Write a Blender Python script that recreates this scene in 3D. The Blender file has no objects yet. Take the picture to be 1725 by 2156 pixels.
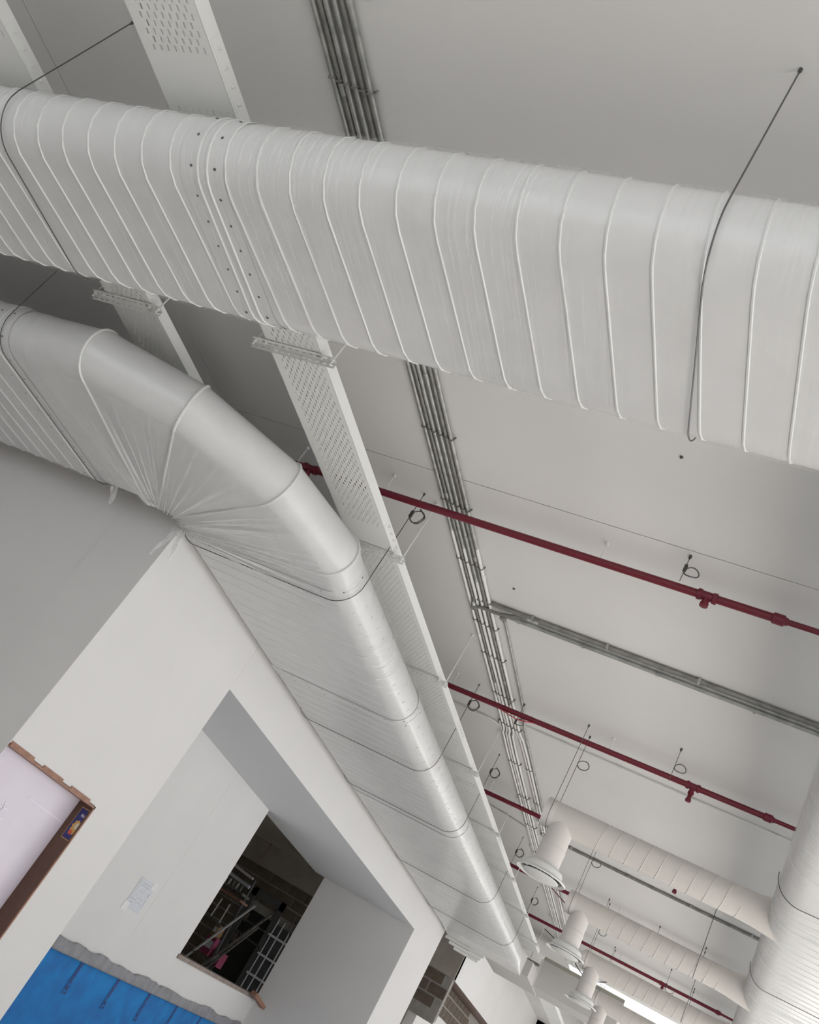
import bpy, bmesh, math, random
from math import sin, cos, pi, radians, sqrt, atan2, floor
from mathutils import Vector, Matrix, noise
random.seed(7)
SC = bpy.context.scene
COL = SC.collection
# ------------------------------------------------------------------ camera, world, lights, exposure
CAM_ROT = ((0.852834, -0.288651, 0.435150), (0.191110, -0.602979, -0.774527), (0.485954, 0.743705, -0.459077))
cam_data = bpy.data.cameras.new('camera')
cam = bpy.data.objects.new('camera', cam_data); COL.objects.link(cam)
mw = Matrix(CAM_ROT).to_4x4(); cam.matrix_world = mw
cam_data.sensor_fit = 'HORIZONTAL'; cam_data.sensor_width = 36.0
cam_data.lens = 36.0 * 1886.88 / 1725.0
cam_data.clip_start = 0.05; cam_data.clip_end = 300
SC.camera = cam

world = bpy.data.worlds.new('overcast_sky'); SC.world = world; world.use_nodes = True
wn = world.node_tree; bgn = wn.nodes['Background']
bgn.inputs['Color'].default_value = (0.93, 0.97, 1.0, 1); bgn.inputs['Strength'].default_value = 1.85

def area(name, loc, rot, sx, sy, power, col=(1, 1, 1)):
    d = bpy.data.lights.new(name, 'AREA'); d.shape = 'RECTANGLE'; d.size = sx; d.size_y = sy
    d.energy = power; d.color = col
    o = bpy.data.objects.new(name, d); COL.objects.link(o); o.location = loc; o.rotation_euler = rot
    return o
# daylight entering through the open glazed side of the hall (x = +7) and the far end
bounce_sun = bpy.data.lights.new('bounce_sun', 'SUN'); bounce_sun.energy = 22.0; bounce_sun.angle = radians(3); bounce_sun.color = (1.0, 0.995, 0.98)  # added out of view so its floor bounce lifts the ceiling
so = bpy.data.objects.new('bounce_sun', bounce_sun); COL.objects.link(so)
so.rotation_euler = Vector((0.72, -0.19, 0.66)).to_track_quat('Z', 'Y').to_euler()
area('window_daylight', (6.7, 12, -0.1), (0, radians(-90), 0), 2.8, 20, 60, (0.97, 0.99, 1.0)).rotation_euler = (0, radians(90), 0)

SC.view_settings.view_transform = 'Standard'; SC.view_settings.look = 'None'
SC.view_settings.gamma = 1.0; SC.view_settings.use_curve_mapping = False
SC.view_settings.exposure = 0.0

# ------------------------------------------------------------------ materials
MATS = {}
def mat(name, col, rough=0.6, metal=0.0, spec=0.5, mottle=0.0, mscale=3.0, bump=0.0, bscale=60.0, col2=None, coat=0.0):
    if name in MATS: return MATS[name]
    m = bpy.data.materials.new(name); m.use_nodes = True; nt = m.node_tree
    b = nt.nodes['Principled BSDF']
    b.inputs['Base Color'].default_value = (*col, 1); b.inputs['Roughness'].default_value = rough
    b.inputs['Metallic'].default_value = metal; b.inputs['Specular IOR Level'].default_value = spec
    b.inputs['Coat Weight'].default_value = coat; b.inputs['Coat Roughness'].default_value = 0.15
    tc = nt.nodes.new('ShaderNodeTexCoord')
    if mottle > 0 or col2:
        n = nt.nodes.new('ShaderNodeTexNoise'); n.inputs['Scale'].default_value = mscale; n.inputs['Detail'].default_value = 6
        nt.links.new(tc.outputs['Object'], n.inputs['Vector'])
        r = nt.nodes.new('ShaderNodeValToRGB'); c2 = col2 or tuple(c * (1 - mottle) for c in col)
        r.color_ramp.elements[0].position = 0.35; r.color_ramp.elements[0].color = (*c2, 1)
        r.color_ramp.elements[1].position = 0.62; r.color_ramp.elements[1].color = (*col, 1)
        nt.links.new(n.outputs['Fac'], r.inputs['Fac']); nt.links.new(r.outputs['Color'], b.inputs['Base Color'])
    if bump > 0:
        n2 = nt.nodes.new('ShaderNodeTexNoise'); n2.inputs['Scale'].default_value = bscale; n2.inputs['Detail'].default_value = 4
        nt.links.new(tc.outputs['Object'], n2.inputs['Vector'])
        bp = nt.nodes.new('ShaderNodeBump'); bp.inputs['Strength'].default_value = bump; bp.inputs['Distance'].default_value = 0.01
        nt.links.new(n2.outputs['Fac'], bp.inputs['Height']); nt.links.new(bp.outputs['Normal'], b.inputs['Normal'])
    MATS[name] = m; return m

def film_mat(name, rot, sx, sy, base=0.10, amt=0.5, lo=0.56, hi=0.72):
    """thin clear plastic wrap: mostly see-through, whitish where it is creased"""
    if name in MATS: return MATS[name]
    m = bpy.data.materials.new(name); m.use_nodes = True; nt = m.node_tree
    b = nt.nodes['Principled BSDF']; out = nt.nodes['Material Output']
    b.inputs['Base Color'].default_value = (0.86, 0.86, 0.86, 1); b.inputs['Roughness'].default_value = 0.16
    tr = nt.nodes.new('ShaderNodeBsdfTransparent'); mx = nt.nodes.new('ShaderNodeMixShader')
    tc = nt.nodes.new('ShaderNodeTexCoord'); mp = nt.nodes.new('ShaderNodeMapping')
    mp.inputs['Rotation'].default_value = (0, 0, rot); mp.inputs['Scale'].default_value = (sx, sy, 3.0)
    n = nt.nodes.new('ShaderNodeTexNoise'); n.inputs['Scale'].default_value = 1.0; n.inputs['Detail'].default_value = 1.5
    n.inputs['Roughness'].default_value = 0.65
    nt.links.new(tc.outputs['Object'], mp.inputs['Vector']); nt.links.new(mp.outputs['Vector'], n.inputs['Vector'])
    n3 = nt.nodes.new('ShaderNodeTexNoise'); n3.inputs['Scale'].default_value = 1.3; n3.inputs['Detail'].default_value = 2
    nt.links.new(tc.outputs['Object'], n3.inputs['Vector'])
    r = nt.nodes.new('ShaderNodeMapRange'); r.inputs[1].default_value = lo; r.inputs[2].default_value = hi
    r.inputs[3].default_value = 0; r.inputs[4].default_value = amt
    nt.links.new(n.outputs['Fac'], r.inputs[0])
    r3 = nt.nodes.new('ShaderNodeMapRange'); r3.inputs[1].default_value = 0.4; r3.inputs[2].default_value = 0.6
    nt.links.new(n3.outputs['Fac'], r3.inputs[0])
    mul = nt.nodes.new('ShaderNodeMath'); mul.operation = 'MULTIPLY'
    nt.links.new(r.outputs[0], mul.inputs[0]); nt.links.new(r3.outputs[0], mul.inputs[1])
    ad = nt.nodes.new('ShaderNodeMath'); ad.operation = 'ADD'; ad.inputs[1].default_value = base
    nt.links.new(mul.outputs[0], ad.inputs[0])
    bp = nt.nodes.new('ShaderNodeBump'); bp.inputs['Strength'].default_value = 0.25; bp.inputs['Distance'].default_value = 0.006
    nt.links.new(n.outputs['Fac'], bp.inputs['Height']); nt.links.new(bp.outputs['Normal'], b.inputs['Normal'])
    nt.links.new(ad.outputs[0], mx.inputs['Fac']); nt.links.new(tr.outputs[0], mx.inputs[1]); nt.links.new(b.outputs[0], mx.inputs[2])
    nt.links.new(mx.outputs[0], out.inputs['Surface'])
    MATS[name] = m; return m

CEIL = mat('grey_painted_ceiling', (0.725, 0.71, 0.69), 0.85, mottle=0.04, mscale=0.9, bump=0.05)
WALLC = mat('cream_painted_plaster', (0.735, 0.72, 0.71), 0.8, mottle=0.03, mscale=1.2, bump=0.05)
WALLG = mat('grey_shaded_plaster', (0.72, 0.70, 0.685), 0.85, mottle=0.04, mscale=1.0, bump=0.05)  # cream plaster greyed for the faces in shade; also joints and low wall
FLOORM = mat('dusty_concrete_floor', (0.60, 0.58, 0.56), 0.8, mottle=0.15, mscale=1.5, bump=0.1)
DUCT = mat('galvanised_duct_sheet', (0.68, 0.677, 0.67), 0.38, metal=0.0, coat=0.35, mottle=0.05, mscale=5.0)
SEAM = mat('duct_seam_bead', (0.72, 0.72, 0.705), 0.4)
DUCTP = mat('painted_round_duct', (0.66, 0.625, 0.59), 0.55)
WHITEP = mat('white_painted_steel', (0.74, 0.735, 0.71), 0.5)
TRAYM = mat('white_tray_steel', (0.80, 0.80, 0.775), 0.5)
GALV = mat('galvanised_conduit', (0.46, 0.465, 0.44), 0.42, metal=0.5, mottle=0.3, mscale=14)
GALVD = mat('dull_and_shaded_galvanised', (0.30, 0.29, 0.27), 0.5, metal=0.4, mottle=0.3, mscale=12)  # dull steel; also darkens two ceiling conduits to imitate shade
DARK = mat('dark_steel_hardware', (0.08, 0.08, 0.078), 0.5, metal=0.5)
WIRE = mat('steel_wire_rope', (0.14, 0.14, 0.14), 0.45, metal=0.7)
RED = mat('dark_red_painted_pipe', (0.15, 0.009, 0.022), 0.38)
REDT = mat('red_plastic_band', (0.33, 0.05, 0.06), 0.5)
WOODB = mat('brown_laminate_jamb', (0.115, 0.055, 0.038), 0.5, mottle=0.15, mscale=20)
WOODL = mat('reddish_wood_batten', (0.36, 0.19, 0.13), 0.6, mottle=0.25, mscale=18)
BLUE = mat('blue_waterproof_sheet', (0.025, 0.22, 0.56), 0.8, spec=0.2, mottle=0.0, mscale=4, col2=(0.03, 0.16, 0.45), bump=0.1)
GREYCL = mat('grey_folded_cloth_edge', (0.30, 0.30, 0.32), 0.8, mottle=0.2, mscale=9, bump=0.3, bscale=25)
NAVY = mat('navy_print', (0.03, 0.03, 0.16), 0.6)
PINKP = mat('pinkish_frosted_panel', (0.72, 0.66, 0.74), 0.35, mottle=0.06, mscale=2.5, coat=0.3)
PAPER = mat('pale_bluish_paper', (0.66, 0.68, 0.72), 0.6, mottle=0.08, mscale=22)
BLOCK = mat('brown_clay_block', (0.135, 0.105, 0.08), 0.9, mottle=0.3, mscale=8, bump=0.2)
MORT = mat('grey_mortar', (0.32, 0.30, 0.27), 0.9, mottle=0.2, mscale=9)
CONC = mat('raw_concrete_beam', (0.36, 0.325, 0.28), 0.9, mottle=0.15, mscale=3, bump=0.1)
SCAF = mat('weathered_scaffold_tube', (0.25, 0.23, 0.20), 0.5, metal=0.4, mottle=0.4, mscale=15)
SCAFW = mat('pale_scaffold_tube', (0.75, 0.74, 0.74), 0.4)
BLACK = mat('doorway_shade', (0.012, 0.011, 0.011), 0.7)
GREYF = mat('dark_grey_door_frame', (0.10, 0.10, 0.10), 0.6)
GOLD = mat('golden_flower_print', (0.60, 0.36, 0.10), 0.6)
ORANGE = mat('orange_red_print', (0.62, 0.10, 0.05), 0.6)
CREAMP = mat('cream_print', (0.62, 0.56, 0.42), 0.6)
WHITEINK = mat('white_print', (0.8, 0.8, 0.85), 0.6)
PLEN = mat('beige_plenum_board', (0.56, 0.545, 0.52), 0.8)
PINKB = mat('magenta_carton', (0.35, 0.06, 0.14), 0.6)

# ------------------------------------------------------------------ object helpers
def link(name, me, m=None, parent=None, smooth=False):
    o = bpy.data.objects.new(name, me); COL.objects.link(o)
    if m is not None:
        me.materials.clear(); me.materials.append(m)
    if parent: o.parent = parent
    if smooth:
        for p in me.polygons: p.use_smooth = True
    return o
def pydata(name, V, F, m=None, parent=None, smooth=False):
    me = bpy.data.meshes.new(name); me.from_pydata([tuple(v) for v in V], [], F); me.update()
    return link(name, me, m, parent, smooth)
def thing(name, label, cat, loc=(0, 0, 0), rotz=0, group=None):
    o = bpy.data.objects.new(name, None); COL.objects.link(o); o.location = loc; o.rotation_euler = (0, 0, rotz)
    o.empty_display_size = 0.1
    return tag(o, label, cat, group)
def tag(o, label, cat, group=None, kind=None):
    o['label'] = label; o['category'] = cat
    if group: o['group'] = group
    if kind: o['kind'] = kind
    return o
def struct(o, label=None, cat=None):
    o['kind'] = 'structure'
    if label: o['label'] = label
    if cat: o['category'] = cat
    return o
class MB:
    def __init__(s): s.V = []; s.F = []
    def add(s, V, F):
        k = len(s.V); s.V += [tuple(v) for v in V]; s.F += [tuple(i + k for i in f) for f in F]; return s
    def box(s, a, b):
        (x0, y0, z0), (x1, y1, z1) = a, b
        return s.add([(x0,y0,z0),(x1,y0,z0),(x1,y1,z0),(x0,y1,z0),(x0,y0,z1),(x1,y0,z1),(x1,y1,z1),(x0,y1,z1)],
              [(0,3,2,1),(4,5,6,7),(0,1,5,4),(1,2,6,5),(2,3,7,6),(3,0,4,7)])
    def bar(s, p, q, w, h, up=(0, 0, 1)):
        p = Vector(p); q = Vector(q); d = (q - p).normalized(); u = d.cross(Vector(up))
        if u.length < 1e-4: u = d.cross(Vector((1, 0, 0)))
        u.normalize(); v = u.cross(d); u *= w / 2; v *= h / 2
        V = [p - u - v, p + u - v, p + u + v, p - u + v, q - u - v, q + u - v, q + u + v, q - u + v]
        return s.add(V, [(0,1,2,3),(7,6,5,4),(0,4,5,1),(1,5,6,2),(2,6,7,3),(3,7,4,0)])
    def tube(s, pts, r, n=8, caps=True, closed=False):
        pts = [Vector(p) for p in pts]; N = len(pts); rr = r if isinstance(r, (list, tuple)) else [r] * N
        V = []; up = None
        for i, p in enumerate(pts):
            if closed: d = pts[(i + 1) % N] - pts[i - 1]
            else: d = pts[min(i + 1, N - 1)] - pts[max(i - 1, 0)]
            d.normalize()
            if up is None:
                up = Vector((0, 0, 1)) if abs(d.z) < 0.9 else Vector((1, 0, 0))
            u = d.cross(up)
            if u.length < 1e-5: u = d.cross(Vector((0, 1, 0)))
            u.normalize(); v = u.cross(d).normalized(); up = v
            for k in range(n):
                a = 2 * pi * k / n; V.append(p + u * (cos(a) * rr[i]) + v * (sin(a) * rr[i]))
        F = []
        for i in range(N if closed else N - 1):
            j = (i + 1) % N
            for k in range(n):
                F.append((i*n+k, i*n+(k+1)%n, j*n+(k+1)%n, j*n+k))
        if caps and not closed:
            F.append(tuple(reversed(range(n)))); F.append(tuple(range((N-1)*n, N*n)))
        return s.add(V, F)
    def lathe(s, c, prof, n=24, axis='z', caps=True):
        V = []; F = []
        for (r, h) in prof:
            for k in range(n):
                a = 2 * pi * k / n
                if axis == 'z': V.append((c[0] + r*cos(a), c[1] + r*sin(a), c[2] + h))
                elif axis == 'x': V.append((c[0] + h, c[1] + r*cos(a), c[2] + r*sin(a)))
                else: V.append((c[0] + r*cos(a), c[1] + h, c[2] + r*sin(a)))
        N = len(prof)
        for i in range(N - 1):
            for k in range(n): F.append((i*n+k, i*n+(k+1)%n, (i+1)*n+(k+1)%n, (i+1)*n+k))
        if caps: F.append(tuple(range(n))); F.append(tuple(range((N-1)*n, N*n)))
        return s.add(V, F)
    def out(s, name, m, parent=None, smooth=False):
        o = pydata(name, s.V, s.F, m, parent, smooth)
        bm = bmesh.new(); bm.from_mesh(o.data); bmesh.ops.recalc_face_normals(bm, faces=bm.faces); bm.to_mesh(o.data); bm.free()
        if smooth:
            try: o.data.set_sharp_from_angle(angle=radians(40))
            except Exception: pass
        return o
def box(name, a, b, m, parent=None): return MB().box(a, b).out(name, m, parent)
def dup(o, parent=None):
    c = o.copy(); COL.objects.link(c)
    if parent: c.parent = parent
    for ch in list(o.children): dup(ch, c)
    return c
def smooth_path(pts, n=6):
    P = [Vector(p) for p in pts]; out = []
    for i in range(len(P) - 1):
        p0 = P[max(i-1, 0)]; p1 = P[i]; p2 = P[i+1]; p3 = P[min(i+2, len(P)-1)]
        for k in range(n):
            t = k / n
            out.append(0.5 * ((2*p1) + (p2-p0)*t + (2*p0-5*p1+4*p2-p3)*t*t + (3*p1-p0-3*p2+p3)*t*t*t))
    out.append(P[-1]); return out

HC = 3.2          # ceiling above the camera
FL = -1.9         # floor
X0 = -4.45        # face of the left wall
def bwx(y): return -5.9 - 0.06 * (y - 9.16)   # recess back wall is slightly splayed
ZS = 1.74         # recess soffit

# ------------------------------------------------------------------ structure
floor_o = box('floor', (-11.2, -6, FL - 0.2), (7, 34, FL), FLOORM); struct(floor_o)
ceil = box('ceiling', (-11.2, -6, HC + 0.012), (7, 20.9, HC + 0.25), mat('dark_panel_gap', (0.10, 0.095, 0.09), 0.9)); struct(ceil)
g = 0.004
pan = [(-11.2, -6, -4.6, 4.75), (-4.6, -6, 7, 4.75), (-11.2, 4.75, 7, 11.8), (-11.2, 11.8, 7, 20.9)]
for (a, b, c, d) in pan:
    gg = g if b < 5 else 0.0012
    MB().box((a + g, b + gg, HC), (c - g, d - gg, HC + 0.012)).out('ceiling_panel', CEIL, ceil)
# rear roof strip beyond the skylight
ceil2 = box('ceiling', (-11.2, 22.4, HC), (7, 34, HC + 0.25), CEIL); struct(ceil2)
box('ceiling_infill', (-11.2, 20.9, HC), (-2.6, 22.4, HC + 0.25), CEIL, ceil2)
box('skylight_beam', (-2.6, 21.55, HC + 0.10), (7, 21.62, HC + 0.18), WHITEP, ceil2)
_tm = bpy.data.materials.new('added_roof_diffuser'); _tm.use_nodes = True; _n = _tm.node_tree; _n.nodes.remove(_n.nodes['Principled BSDF'])
_t = _n.nodes.new('ShaderNodeBsdfTranslucent'); _t.inputs['Color'].default_value = (0.62, 0.63, 0.64, 1); _n.links.new(_t.outputs[0], _n.nodes['Material Output'].inputs['Surface'])
box('added_diffuser_sheet', (-2.6, 20.9, HC + 0.20), (7, 22.4, HC + 0.206), _tm, ceil2)  # translucent sheet added to dim the daylight through the roof opening

# left wall: near pier + face above recess + pier + bay three
wl = MB()
wl.box((-4.75, 6.30, FL), (X0, 6.93, HC))                 # right of the wooden window, up to the recess
wl.box((-4.75, 5.07, 0.31), (X0, 6.30, HC))               # above the window
wl.box((-4.75, 5.07, FL), (X0, 6.30, -0.85))              # below the window
wl.box((-5.02, 5.07, FL), (-4.75, 6.93, HC))              # solid behind the window niche
wall_left = wl.out('wall_left', WALLC); struct(wall_left)
box('beam_face', (-4.85, 6.93, ZS), (X0, 15.87, HC), WALLC, wall_left)
box('pier_front', (-4.50, 15.87, FL), (X0, 17.78, HC), WALLC, wall_left)
box('upper_wall', (-4.85, 20.2, ZS), (X0, 34, HC), WALLC, wall_left)
box('reddish_edge', (-4.86, 20.19, ZS - 0.012), (X0 + 0.004, 34, ZS), WOODB, wall_left)
box('low_wall', (-5.6, 20.35, FL), (-4.86, 34, 1.12), WALLG, wall_left)
box('mortar_wall', (-5.6, 20.35, 1.12), (-4.88, 34, 2.4), MORT, wall_left)
for rr_ in range(3):
    for kk_ in range(10):
        y_ = 20.4 + kk_ * 0.5 + (0.25 if rr_ % 2 else 0); z_ = 1.14 + rr_ * 0.235
        box('clay_block', (-4.90, y_, z_), (-4.865, y_ + 0.465, z_ + 0.2), BLOCK, wall_left)
# return wall facing the camera, its shade mixed into the plaster tone
struct(box('wall_return', (-11.2, 5.075, FL), (-5.02, 5.3, HC), WALLG))
pl = box('wall_return', (-5.02, 5.066, FL), (X0 - 0.001, 5.07, HC), WALLG); struct(pl)
# recess: near jamb, soffit, back wall with opening, far jamb
def prism(name, pts, z0, z1, m, parent=None):
    n = len(pts); V = [(x, y, z0) for x, y in pts] + [(x, y, z1) for x, y in pts]
    F = [tuple(range(n)), tuple(range(n, 2*n))] + [(i, (i+1) % n, (i+1) % n + n, i + n) for i in range(n)]
    return MB().add(V, F).out(name, m, parent)
SOFF = mat('shaded_soffit_plaster', (0.70, 0.71, 0.72), 0.8)  # wall plaster tinted bluish grey to carry the soffit's shade
rec = prism('ceiling_recess', [(-4.85, 6.93), (bwx(6.93) - 0.2, 6.93), (bwx(15.87) - 0.2, 15.87), (-4.85, 15.87)], ZS, ZS + 0.2, SOFF); struct(rec)
MB().box((-4.85, 6.93, ZS - 0.003), (X0 - 0.001, 15.87, ZS)).out('beam_underside', SOFF, rec)
MB().box((bwx(6.93) - 0.2, 6.7, FL), (-4.75, 6.93, ZS + 0.2)).out('near_jamb', WALLC, wall_left)
wb = prism('wall_back', [(bwx(6.93), 6.93), (bwx(12.16), 12.16), (bwx(12.16) - 0.14, 12.16), (bwx(6.93) - 0.14, 6.93)], FL, ZS, WALLC); struct(wb)
prism('wall_below_opening', [(bwx(12.16), 12.16), (bwx(15.87), 15.87), (bwx(15.87) - 0.14, 15.87), (bwx(12.16) - 0.14, 12.16)], FL, -0.44, WALLC, wb)
y1_, y2_ = 10.63, 10.638
prism('plaster_joint', [(bwx(y1_) + 0.0015, y1_), (bwx(y2_) + 0.0015, y2_), (bwx(y2_), y2_), (bwx(y1_), y1_)], -0.5, ZS, WALLG, wb)
wf = prism('wall_pier', [(-4.5, 15.87), (-6.31, 15.87), (-6.31, 17.78), (-4.5, 17.78)], FL, HC, WALLG); struct(wf)  # pier side in the darker plaster that stands in for shade
# thin vertical joint on the beam face
MB().box((X0, 6.928, ZS), (X0 + 0.0015, 6.936, HC)).out('plaster_joint', WALLG, wall_left)
# side room shell
sr = box('wall_side_room', (-11.4, 5.3, FL), (-11.2, 20.4, HC), CONC); struct(sr)
srt = MB().box((-11.2, 5.3, 2.0), (-5.05, 15.8, 2.1)).box((-11.2, 15.8, 2.0), (-6.35, 17.8, 2.1)).box((-11.2, 17.8, 2.9), (-4.9, 20.15, 3.0)).out('ceiling_side_room', CONC); struct(srt)

# block wall at y = 20.15
YB = 20.15
bwall = MB()
bwall.box((-11.2, YB, 1.75), (X0, YB + 0.2, HC))
bwall = bwall.out('wall_far', CONC); struct(bwall)
mort = MB(); mort.box((-11.2, YB + 0.012, 0.885), (X0 - 0.01, YB + 0.2, 1.75)).box((-11.2, YB + 0.012, FL), (-9.28, YB + 0.2, 0.885)).box((-7.9, YB + 0.012, FL), (-5.75, YB + 0.2, 0.885))
mort.out('mortar_bed', MORT, bwall)
ch, cw = 0.235, 0.50
bme = None
zt = 1.735; row = 0
while zt > -0.9:
    x = -11.1 + (0.25 if row % 2 else 0.0)
    while x < X0 - 0.1:
        x1 = min(x + cw - 0.035, X0 - 0.02); z0 = zt - ch + 0.035
        xc = (x + x1) / 2
        hidden = z0 < 0.86 and (-9.3 < xc < -7.9 or xc > -5.7)
        if not hidden and (xc < -7.2 or xc > -6.3) and (x1 - x) > 0.15:
            if abs(x1 - x - (cw - 0.035)) < 1e-4:
                if bme is None:
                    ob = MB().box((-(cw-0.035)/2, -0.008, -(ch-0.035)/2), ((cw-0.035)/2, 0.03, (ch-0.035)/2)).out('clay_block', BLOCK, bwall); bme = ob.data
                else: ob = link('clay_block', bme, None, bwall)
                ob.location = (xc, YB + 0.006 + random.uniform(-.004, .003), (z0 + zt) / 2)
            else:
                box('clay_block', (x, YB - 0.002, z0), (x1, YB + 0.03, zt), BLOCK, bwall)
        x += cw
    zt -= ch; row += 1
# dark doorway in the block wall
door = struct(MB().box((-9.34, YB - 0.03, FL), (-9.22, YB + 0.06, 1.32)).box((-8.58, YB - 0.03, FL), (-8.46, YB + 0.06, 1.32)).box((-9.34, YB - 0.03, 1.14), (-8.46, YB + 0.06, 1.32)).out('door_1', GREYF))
box('doorway_dark_panel', (-9.22, YB + 0.03, FL), (-8.58, YB + 0.05, 1.14), BLACK, door)  # near-black panel fills the doorway in place of its unlit interior
# barred window beside the doorway
w1 = struct(MB().box((-8.46, YB + 0.05, -0.75), (-7.9, YB + 0.07, 1.05)).out('window_1', mat('dim_window_screen', (0.10, 0.11, 0.105), 0.6)))
for xx in (-8.44, -8.28, -8.08):
    box('vertical_bar', (xx, YB - 0.03, -0.72), (xx + 0.022, YB - 0.008, 1.0), WHITEINK, w1)
for zz in (0.64, 0.22, -0.20, -0.55):
    box('cross_bar', (-8.48, YB - 0.045, zz - 0.022), (-7.98, YB - 0.03, zz + 0.022), WHITEINK, w1)
# bright window opening low in the second bay
w2 = struct(MB().box((-5.75, YB, 0.83), (-4.46, YB + 0.1, 0.885)).box((-5.05, YB, -1.5), (-5.01, YB + 0.05, 0.83)).box((-5.75, YB, -1.5), (-5.70, YB + 0.1, 0.83)).out('window_2', MORT))

# right, near and far enclosure (open glazed side towards the daylight)
wr = MB().box((7.0, -6, FL), (7.2, 34, -1.3)).box((7.0, -6, 2.75), (7.2, 34, HC + 0.25)).box((7.0, -6, FL), (7.2, -1.0, HC))
for yy in (5.0, 11.0, 17.0, 23.0, 29.0): wr.box((7.0, yy, FL), (7.2, yy + 0.4, HC))
struct(wr.out('wall_right', WALLC))
wn_ = MB().box((-11.2, -6.2, FL), (7, -6, -1.3)).box((-11.2, -6.2, 2.75), (7, -6, HC + 0.25)).box((-11.2, -6.2, FL), (-7.2, -6, HC))
for xx in (-5.0, -1.0, 3.0): wn_.box((xx, -6.2, FL), (xx + 0.3, -6, HC))
struct(wn_.out('wall_near', WALLC))
struct(box('wall_outer', (-11.4, -6, FL), (-11.2, 5.3, HC), WALLC))
wfa = MB().box((-4.45, 34, FL), (7, 34.2, 0.4)).box((-4.45, 34, 2.3), (7, 34.2, HC + 0.25)).box((-4.45, 34, FL), (0, 34.2, HC))
for xx in (-4.45, -1.5, 1.4, 4.2, 6.8): wfa.box((xx, 34, FL), (xx + 0.2, 34.2, HC))
struct(wfa.out('wall_end', WALLC))

# ------------------------------------------------------------------ flat-oval ducts
def oval_pt(s, a, r):
    """s in [0,1) around a flat oval: starts at the near end of the flat bottom; returns (u, w, nu, nw)"""
    Fl = 2 * a; C = pi * r; P = 2 * Fl + 2 * C; d = (s % 1.0) * P
    if d < Fl: return (-a + d, -r, 0, -1)
    d -= Fl
    if d < C:
        t = -pi/2 + d / r; return (a + r*cos(t), r*sin(t), cos(t), sin(t))
    d -= C
    if d < Fl: return (a - d, r, 0, 1)
    d -= Fl
    t = pi/2 + d / r; return (-a + r*cos(t), r*sin(t), cos(t), sin(t))
def oval_ring(a, r, na=10, nf=4, off=0.0):
    Fl = 2 * a; C = pi * r; P = 2 * Fl + 2 * C; S = []
    for k in range(nf): S.append(Fl * k / nf)
    for k in range(na): S.append(Fl + C * k / na)
    for k in range(nf): S.append(Fl + C + Fl * k / nf)
    for k in range(na): S.append(2*Fl + C + C * k / na)
    out = []
    for d in S:
        u, w, nu, nw = oval_pt(d / P, a, r); out.append((u + nu*off, w + nw*off))
    return out
class Frame:
    """straight duct frame: origin o, axis direction ax (horizontal), across = u, up = z"""
    def __init__(s, o, ang):
        s.o = Vector(o); s.ax = Vector((cos(ang), sin(ang), 0)); s.u = Vector((-sin(ang), cos(ang), 0))
    def p(s, t, u, w): return s.o + s.ax * t + s.u * u + Vector((0, 0, w))
def duct_body(fr, t0, t1, a, r, name, m, parent, off=0.0, caps=True, nt=1):
    ring = oval_ring(a, r, off=off); n = len(ring); V = []; F = []
    for i in range(nt + 1):
        t = t0 + (t1 - t0) * i / nt
        V += [fr.p(t, u, w) for u, w in ring]
    for i in range(nt):
        for k in range(n): F.append((i*n+k, i*n+(k+1)%n, (i+1)*n+(k+1)%n, (i+1)*n+k))
    if caps: F += [tuple(range(n)), tuple(range(nt*n, nt*n+n))]
    return MB().add(V, F).out(name, m, parent, smooth=True)
def helix(fr, t0, t1, a, r, pitch, parent, rad=0.0075, sgn=1, ph=0.0, name='spiral_seam'):
    P = 4 * a + 2 * pi * r; pts = []; turns = (t1 - t0) / pitch; N = int(turns * 34)
    for i in range(N + 1):
        q = i / N * turns
        u, w, nu, nw = oval_pt((q + ph) * sgn, a, r)
        pts.append(fr.p(t0 + q * pitch, u + nu * rad * 0.35, w + nw * rad * 0.35))
    return MB().tube(pts, rad, n=5, caps=False).out(name, SEAM, parent, smooth=True)
def ring_bead(fr, t, a, r, rad, m, name, parent, off=0.0):
    pts = [fr.p(t, u, w) for u, w in oval_ring(a, r, off=off, na=12)]
    return MB().tube(pts, rad, n=6, closed=True).out(name, m, parent, smooth=True)
def screws(fr, ts, a, r, parent, step=0.14, u0=0, off=0.0):
    P = 4*a + 2*pi*r; n = int(P / step)
    for t in ts:
        for k in range(n):
            u, w, nu, nw = oval_pt(k / n + 0.01, a, r + off)
            if w > r * 0.6: continue
            c = fr.p(t, u, w); nn = fr.u * nu + Vector((0, 0, nw))
            mb = MB(); mb.tube([c - nn*0.002, c + nn*0.005], 0.0065, n=6); mb.out('screw', DARK, parent)

FILM1 = film_mat('cling_film_on_crossing_duct', radians(-6), 70, 0.55, base=0.06, amt=0.28, lo=0.50, hi=0.74)
FILM2 = film_mat('cling_film_on_long_duct', radians(4), 0.6, 60, base=0.10, amt=0.30)
FILM3 = film_mat('loose_plastic_sheet', 0.3, 9, 24, base=0.32, amt=0.6)
A0, R0 = 0.3125, 0.18
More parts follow.
